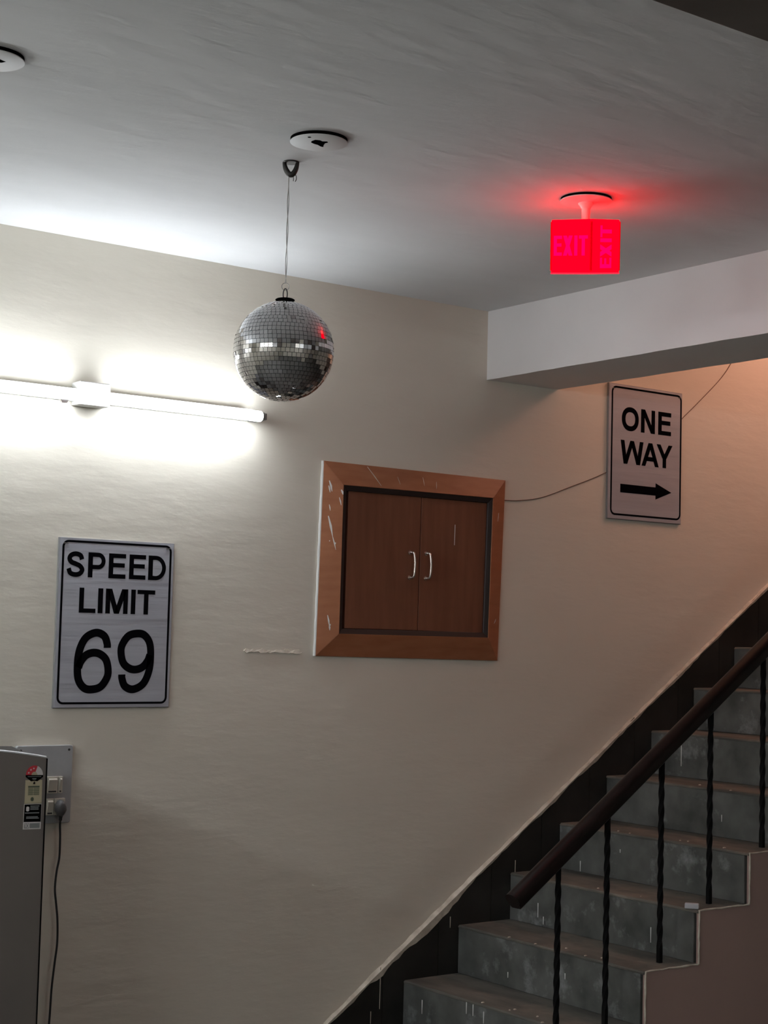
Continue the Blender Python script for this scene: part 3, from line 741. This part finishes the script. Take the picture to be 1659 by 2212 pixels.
# ================================================================== exit lamp
EX, EY = 3.186, 3.350
ez = math.radians(11.0)
ex = thing('exit_sign', 'glowing red cube EXIT sign hanging from a round ceiling plate', 'exit sign', (EX, EY, ZC), ez)
mb = MB(); mb.lathe([(.073, -.0075), (.073, .0)], (0, 0, 0), 48); mb.build('shaded_rim', M_BLACK, ex, local=True, smooth=True)  # black stands in for the shaded side and gap over the plate
mb = MB(); mb.lathe([(.020, -.014), (.060, -.0115), (.0745, -.0095), (.0745, -.0070)], (0, 0, 0), 48); mb.build('ceiling_plate', M_PLATE, ex, local=True, smooth=True)
mb = MB(); mb.lathe([(.013, -.030), (.0165, -.024), (.022, -.018), (.022, -.010)], (0, 0, 0), 28); mb.build('collar', M_WHITE, ex, local=True, smooth=True)
mb = MB(); mb.lathe([(.0105, -.064), (.0118, -.060), (.0118, -.048), (.0125, -.047), (.0125, -.034), (.0125, -.030)], (0, 0, 0), 24); mb.build('stem', M_WHITE, ex, local=True, smooth=True)
ZB0, ZB1, HB = -.213, -.062, .0715
_ax = Matrix.Rotation(-ez, 3, 'Z') @ Vector((0.7230, -0.6909, 0))     # horizontal axis across the line of sight, in the sign's frame
TILT = Matrix.Translation((0, 0, ZB1)) @ Matrix.Rotation(math.radians(13.0), 4, _ax) @ Matrix.Translation((0, 0, -ZB1))
def tilted(mb): mb.v = [tuple(TILT @ Vector(v)) for v in mb.v]; return mb
mb = MB(); mb.prism(rrect(-HB, HB, -HB, HB, .006, 4), 'z', ZB0, ZB1); bx_ = tilted(mb).build('lamp_box', M_EXIT, ex, local=True, bevel=0.003)
M_EXITC = emit('dim_red_acrylic_corner', (1.0, 0.0, 0.006), 0.62)
for sx in (-1, 1):
    for sy_ in (-1, 1):
        mb = MB(); x, y = sx*(HB-.0022), sy_*(HB-.0022)
        mb.prism(rrect(x-.0028, x+.0028, y-.0028, y+.0028, .0012, 3), 'z', ZB0+.006, ZB1-.006); tilted(mb).build('corner_strip', M_EXITC, ex, local=True)
mb = MB(); mb.prism(rrect(-HB-.0008, HB+.0008, -HB-.0008, HB+.0008, .006, 4), 'z', ZB0-.003, ZB0+.001); tilted(mb).build('bottom_rim', M_EXITE, ex, local=True)
hh = ZB1-ZB0
frL = lambda x, z, d: (-HB-.0002-d, HB-x, ZB0+z)         # face towards -x : reading left to right runs towards -y
frR = lambda x, z, d: (-HB+x, -HB-.0002-d, ZB0+z)        # face towards -y
mb = MB(); W2 = 2*HB
for ch, a, b in (('E', .085, .285), ('X', .315, .545), ('I', .59, .665), ('T', .70, .915)):
    put(mb, ch, W2*a, hh*.325, W2*(b-a), hh*.375, W2*.075, frL, .0006)
tilted(mb).build('word_exit', M_EXITL, ex, local=True)
# rotated word, reading upwards on the right face
fr90 = lambda x, z, d: frR(W2*.69-z, x, d)
mb = MB()
for ch, a, b in (('E', .09, .285), ('X', .305, .53), ('I', .575, .645), ('T', .665, .885)):
    put(mb, ch, hh*a, 0, hh*(b-a), W2*.39, hh*.072, fr90, .0006)
tilted(mb).build('word_exit', M_EXITL, ex, local=True)

# ================================================================== switchboard with plug
sb = thing('switchboard', 'grey switchboard with ivory switches and sockets behind the fridge', 'switchboard', (2.24, D, 1.007))
mb = MB(); mb.prism(rrect(2.143, 2.336, 1.006, 1.2515, .008, 5), 'y', D-.020, D-.0005); mb.build('board', M_BOARD, sb, bevel=0.002)
for x, z in ((2.322, 1.237), (2.157, 1.237), (2.305, 1.026), (2.157, 1.022)):
    mb = MB(); mb.tube([(x, D-.0215, z), (x, D-.019, z)], .0038, 12); mb.build('screw', M_SOCKD, sb)
def module(x0, x1, z0, z1, kind):
    mb = MB(); mb.box(x0, x1, D-.030, D-.019, z0, z1); o = mb.build('socket_plate', M_SOCK, sb, bevel=0.0015)
    if kind == 'socket':
        cx, cz = (x0+x1)/2, (z0+z1)/2
        for dx, dz, r in ((0, .010, .0034), (-.0065, -.006, .0028), (.0065, -.006, .0028)):
            mb = MB(); mb.tube([(cx+dx, D-.0306, cz+dz), (cx+dx, D-.028, cz+dz)], r, 12); mb.build('pin_hole', M_SOCKD, o)
    else:
        mb = MB(); mb.prism([(D-.029, z0+.006), (D-.036, z1-.010), (D-.033, z1-.006), (D-.029, z1-.006)], 'x', x0+.004, x1-.004); mb.build('rocker', M_SOCK, o, bevel=0.001)
        mb = MB(); mb.box(x0+.005, x1-.005, D-.0308, D-.0295, z0+.004, z0+.0085); mb.build('rocker_shadow_gap', M_SOCKD, o)
module(2.218, 2.245, 1.101, 1.154, 'socket'); module(2.2465, 2.283, 1.101, 1.154, 'switch'); module(2.2845, 2.300, 1.101, 1.154, 'switch')
module(2.160, 2.2165, 1.101, 1.154, 'socket')
module(2.246, 2.272, 1.033, 1.085, 'switch'); module(2.2735, 2.311, 1.033, 1.085, 'socket'); module(2.200, 2.2445, 1.033, 1.085, 'socket')
pc = thing('power_cord', 'dark grey plug with a black cord hanging down the wall beside the fridge', 'power cord', (2.29, D-.03, 0.01))
mb = MB(); sec = []
for (y, s) in ((D-.0312, .80), (D-.037, 1.0), (D-.050, .98), (D-.060, .78), (D-.064, .5)):
    sec.append([(2.2885+x*s, y, 1.058+z*s) for x, z in [(-.0165, -.010), (-.0155, .008), (-.010, .020), (0, .0245), (.010, .020), (.0165, .006), (.018, -.010), (.010, -.024), (.003, -.030), (-.006, -.026)]])
b0 = 0; n = 10
for s_ in sec: mb.v += s_
for i in range(len(sec)-1):
    for k in range(n): mb.f.append((i*n+k, i*n+(k+1) % n, (i+1)*n+(k+1) % n, (i+1)*n+k)); mb.mi.append(0)
mb.f.append(tuple(range(n))); mb.mi.append(0); mb.f.append(tuple((len(sec)-1)*n+k for k in range(n))[::-1]); mb.mi.append(0)
mb.build('plug', M_PLUG, pc, smooth=True)
mb = MB()
cp = [(2.2905, D-.045, 1.038), (2.2905, D-.043, 1.022), (2.294, D-.034, 1.0), (2.298, D-.03, .962), (2.298, D-.03, .90), (2.2905, D-.03, .855), (2.287, D-.03, .802), (2.293, D-.03, .756), (2.300, D-.03, .702), (2.302, D-.03, .632),
      (2.296, D-.03, .571), (2.289, D-.03, .49), (2.285, D-.03, .384), (2.27, D-.03, .22), (2.25, D-.05, .08), (2.20, D-.08, .022), (2.12, D-.10, .018)]
mb.tube(catmull(cp, 6), [.0058 if i < 8 else .0036 for i in range(6*(len(cp)-1)+1)], 8); mb.build('cord', M_CABLE, pc, smooth=True)

# ================================================================== fridge (local: x right along its front, y into depth)
fg = thing('fridge', 'silver grey single door fridge with energy stickers at the left picture edge', 'fridge', (1.905, 4.05, 0.01), -math.radians(15))
FW, FD, FH = 0.55, 0.56, 1.262
arch = lambda x: FH+0.010+0.026*(1-((x+FW/2)/(FW/2))**2) if abs((x+FW/2)/(FW/2)) < 1 else FH+0.010
bow = lambda x: -0.012*(1-((x+FW/2)/(FW/2))**2)
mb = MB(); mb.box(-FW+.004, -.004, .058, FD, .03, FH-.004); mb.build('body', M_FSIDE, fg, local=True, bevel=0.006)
def curved(mb, z0, ztop, n=20, y1=.050, inset=0.0, mi=0):
    xs = [-FW+inset+(FW-2*inset)*i/n for i in range(n+1)]
    b = len(mb.v)
    for x in xs: mb.v += [(x, bow(x), z0), (x, y1, z0), (x, y1, ztop(x)), (x, bow(x), ztop(x))]
    for i in range(n):
        for q in range(4):
            a, c = b+i*4+q, b+i*4+(q+1) % 4; mb.f.append((a, c, c+4, a+4)); mb.mi.append(mi)
    mb.f.append((b, b+1, b+2, b+3)); mb.mi.append(mi); mb.f.append((b+n*4+3, b+n*4+2, b+n*4+1, b+n*4)); mb.mi.append(mi)
mb = MB(); curved(mb, .17, lambda x: arch(x)-.004, inset=0.002); dr = mb.build('door', M_FRIDGE, fg, local=True, bevel=0.002, seg=2)
mb = MB(); b = []
for i in range(25):
    x = -FW+.003+(FW-.006)*i/24; b.append((x, bow(x)+.004, arch(x)-.0035))
mb.tube(b, .0036, 8); mb.build('top_trim', M_FTRIM, dr, local=True, smooth=True)
mb = MB(); mb.box(-.0035, .0012, .001, .056, .17, FH+.004); mb.build('door_edge_seal', M_BLACK, dr, local=True)
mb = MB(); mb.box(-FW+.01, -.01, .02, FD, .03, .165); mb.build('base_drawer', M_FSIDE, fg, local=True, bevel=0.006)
for x in (-FW+.06, -.06):
    for y in (.08, FD-.06):
        mb = MB(); mb.lathe([(.018, 0), (.018, .012), (.012, .032)], (x, y, 0), 16); mb.build('foot', M_BLACK, fg, local=True)
mb = MB(); mb.tube(catmull([(-FW+.05, bow(-FW+.05), .80), (-FW+.05, -.035, .81), (-FW+.05, -.038, .95), (-FW+.05, -.035, 1.09), (-FW+.05, bow(-FW+.05), 1.10)], 6), .009, 10); mb.build('handle', M_FTRIM, dr, local=True, smooth=True)
# energy label and stickers on the door
ZS = -0.01   # sticker heights measured from the world floor level
def sy(x): return bow(x)-.0006
lay = [0]
def flat(mb, pts, mi, lift=0.0):
    lo = [(x, sy(x)-lift+.0004, z+ZS) for x, z in pts]; hi = [(x, sy(x)-lift-.0003, z+ZS) for x, z in pts]; n = len(pts)
    mb.add(lo+hi, [tuple(range(n)), tuple(range(n, 2*n))[::-1]]+[(i, (i+1) % n, n+(i+1) % n, n+i) for i in range(n)], mi)
mb = MB()
cx, cz, R = -.0335, 1.2330, .0228
mats = [M_CREAM, M_RED, M_LWHITE, M_BLACK, M_LGREEN, M_LOLIVE, M_LGREY]
flat(mb, [(-.0568, 1.2200), (-.0118, 1.2200), (-.0110, 1.1575), (-.0570, 1.1575)], 0)
def sector(a0, a1, r0, r1, mi, lift):
    N = 10
    for i in range(N):
        t0, t1 = [math.radians(a0+(a1-a0)*q/N) for q in (i, i+1)]
        flat(mb, [(cx+r0*math.cos(t0), cz+r0*math.sin(t0)*1.12), (cx+r1*math.cos(t0), cz+r1*math.sin(t0)*1.12), (cx+r1*math.cos(t1), cz+r1*math.sin(t1)*1.12), (cx+r0*math.cos(t1), cz+r0*math.sin(t1)*1.12)], mi, lift)
sector(0, 70, .008, R, 2, .0005); sector(70, 180, .008, R, 1, .0005); sector(0, 180, .0001, .008, 0, .0005)
for a, r in ((160, .0165), (128, .016), (98, .016)):
    t = math.radians(a); x, z = cx+r*math.cos(t), cz+r*math.sin(t)*1.12
    st_ = [(x+(.0030 if k % 2 == 0 else .0013)*math.sin(math.pi*k/5), z+(.0030 if k % 2 == 0 else .0013)*math.cos(math.pi*k/5)) for k in range(10)]
    for k in range(10): flat(mb, [(x, z), st_[k], st_[(k+1) % 10]], 2, .0012)
flat(mb, [(cx-.0235, 1.2335), (cx+.0235, 1.2330), (cx+.0235, 1.2280), (cx+.0085, 1.2165), (cx, 1.2185), (cx-.0085, 1.2165), (cx-.0235, 1.2285)], 3, .0009)
flat(mb, [(cx-.018, 1.2300), (cx+.018, 1.2298), (cx+.018, 1.2285), (cx-.018, 1.2287)], 6, .0014)
flat(mb, [(cx-.006, 1.2245), (cx+.006, 1.2245), (cx+.004, 1.2215), (cx-.004, 1.2215)], 6, .0014)
flat(mb, [(cx-.003, 1.2095), (cx+.003, 1.2095), (cx, 1.2175)], 3, .0014)
flat(mb, [(-.0490, 1.2045), (-.0185, 1.2045), (-.0185, 1.2000), (-.0490, 1.2000)], 4, .0006)
flat(mb, [(-.0490, 1.1995), (-.0355, 1.1995), (-.0355, 1.1795), (-.0490, 1.1795)], 5, .0006)
flat(mb, [(-.0335, 1.1995), (-.0185, 1.1995), (-.0185, 1.1795), (-.0335, 1.1795)], 5, .0006)
for i in range(4): flat(mb, [(-.0475, 1.197-i*.0046), (-.0195, 1.197-i*.0046), (-.0195, 1.1958-i*.0046), (-.0475, 1.1958-i*.0046)], 4, .0010)
flat(mb, [(cx-.0035+.0042*math.cos(a), 1.1695+.0055*math.sin(a)) for a in [2*math.pi*i/14 for i in range(14)]], 4, .0006)
flat(mb, [(-.0560, 1.1595), (-.0112, 1.1595), (-.0112, 1.1580), (-.0560, 1.1580)], 5, .0006)
mb.build('energy_label', mats, dr, local=True, label='red white and black star rating sticker over a cream table')
mb = MB()
flat(mb, [(-.0580, 1.1568), (-.0105, 1.1568), (-.0108, 1.0900), (-.0588, 1.0900)], 2)
flat(mb, [(-.0566, 1.1556), (-.0115, 1.1556), (-.0118, 1.1092), (-.0574, 1.1095)], 3, .0006)
flat(mb, [(x, z) for x, z in rrect(-.0520, -.0438, 1.1375, 1.1500, .003, 4)], 2, .0011)
for i, (x0, x1, z) in enumerate(((-.041, -.017, 1.1500), (-.041, -.019, 1.1455), (-.041, -.019, 1.1415), (-.055, -.017, 1.1320), (-.051, -.017, 1.1180), (-.051, -.020, 1.1215))):
    flat(mb, [(x0, z), (x1, z), (x1, z+.0022), (x0, z+.0022)], 6, .0011)
flat(mb, [(-.0555, 1.1060), (-.0432, 1.1060), (-.0432, 1.0925), (-.0555, 1.0925)], 6, .0006)
flat(mb, [(-.0410, 1.1060), (-.0140, 1.1060), (-.0140, 1.0930), (-.0410, 1.0930)], 6, .0006)
frS = lambda x, z, d: (x, sy(x)-.0008-d, z+ZS)
put(mb, '1', -.0555, 1.0940, .005, .0110, .0017, frS, .0006, 2); put(mb, '0', -.0505, 1.0940, .0070, .0110, .0017, frS, .0006, 2)
mb.build('info_sticker', mats, dr, local=True, label='black and white product sticker')

# ================================================================== lamp up the stairwell (its light falls on the stairs)
BX, BY, BZ = 6.10, 4.10, 3.72
bl = thing('stairwell_lamp', 'warm glowing globe lamp high in the stairwell, outside the picture', 'lamp', (BX, 3.78, BZ))
mb = MB(); mb.lathe([(max(.0005, .25*math.sin(math.pi*i/20)), -.25*math.cos(math.pi*i/20)) for i in range(20)]+[(.03, .248)], (BX, BY, BZ), 28); mb.build('glass_globe', M_BULB, bl, smooth=True)
mb = MB(); mb.lathe([(.034, .242), (.034, .280), (.02, .29)], (BX, BY, BZ), 20); mb.tube([(BX, BY, BZ+.28), (BX, BY-.01, BZ+.32), (BX, BY-.05, BZ+.34), (BX, 3.785, BZ+.34)], .009, 10); mb.build('bracket', M_WHITE, bl, smooth=True)
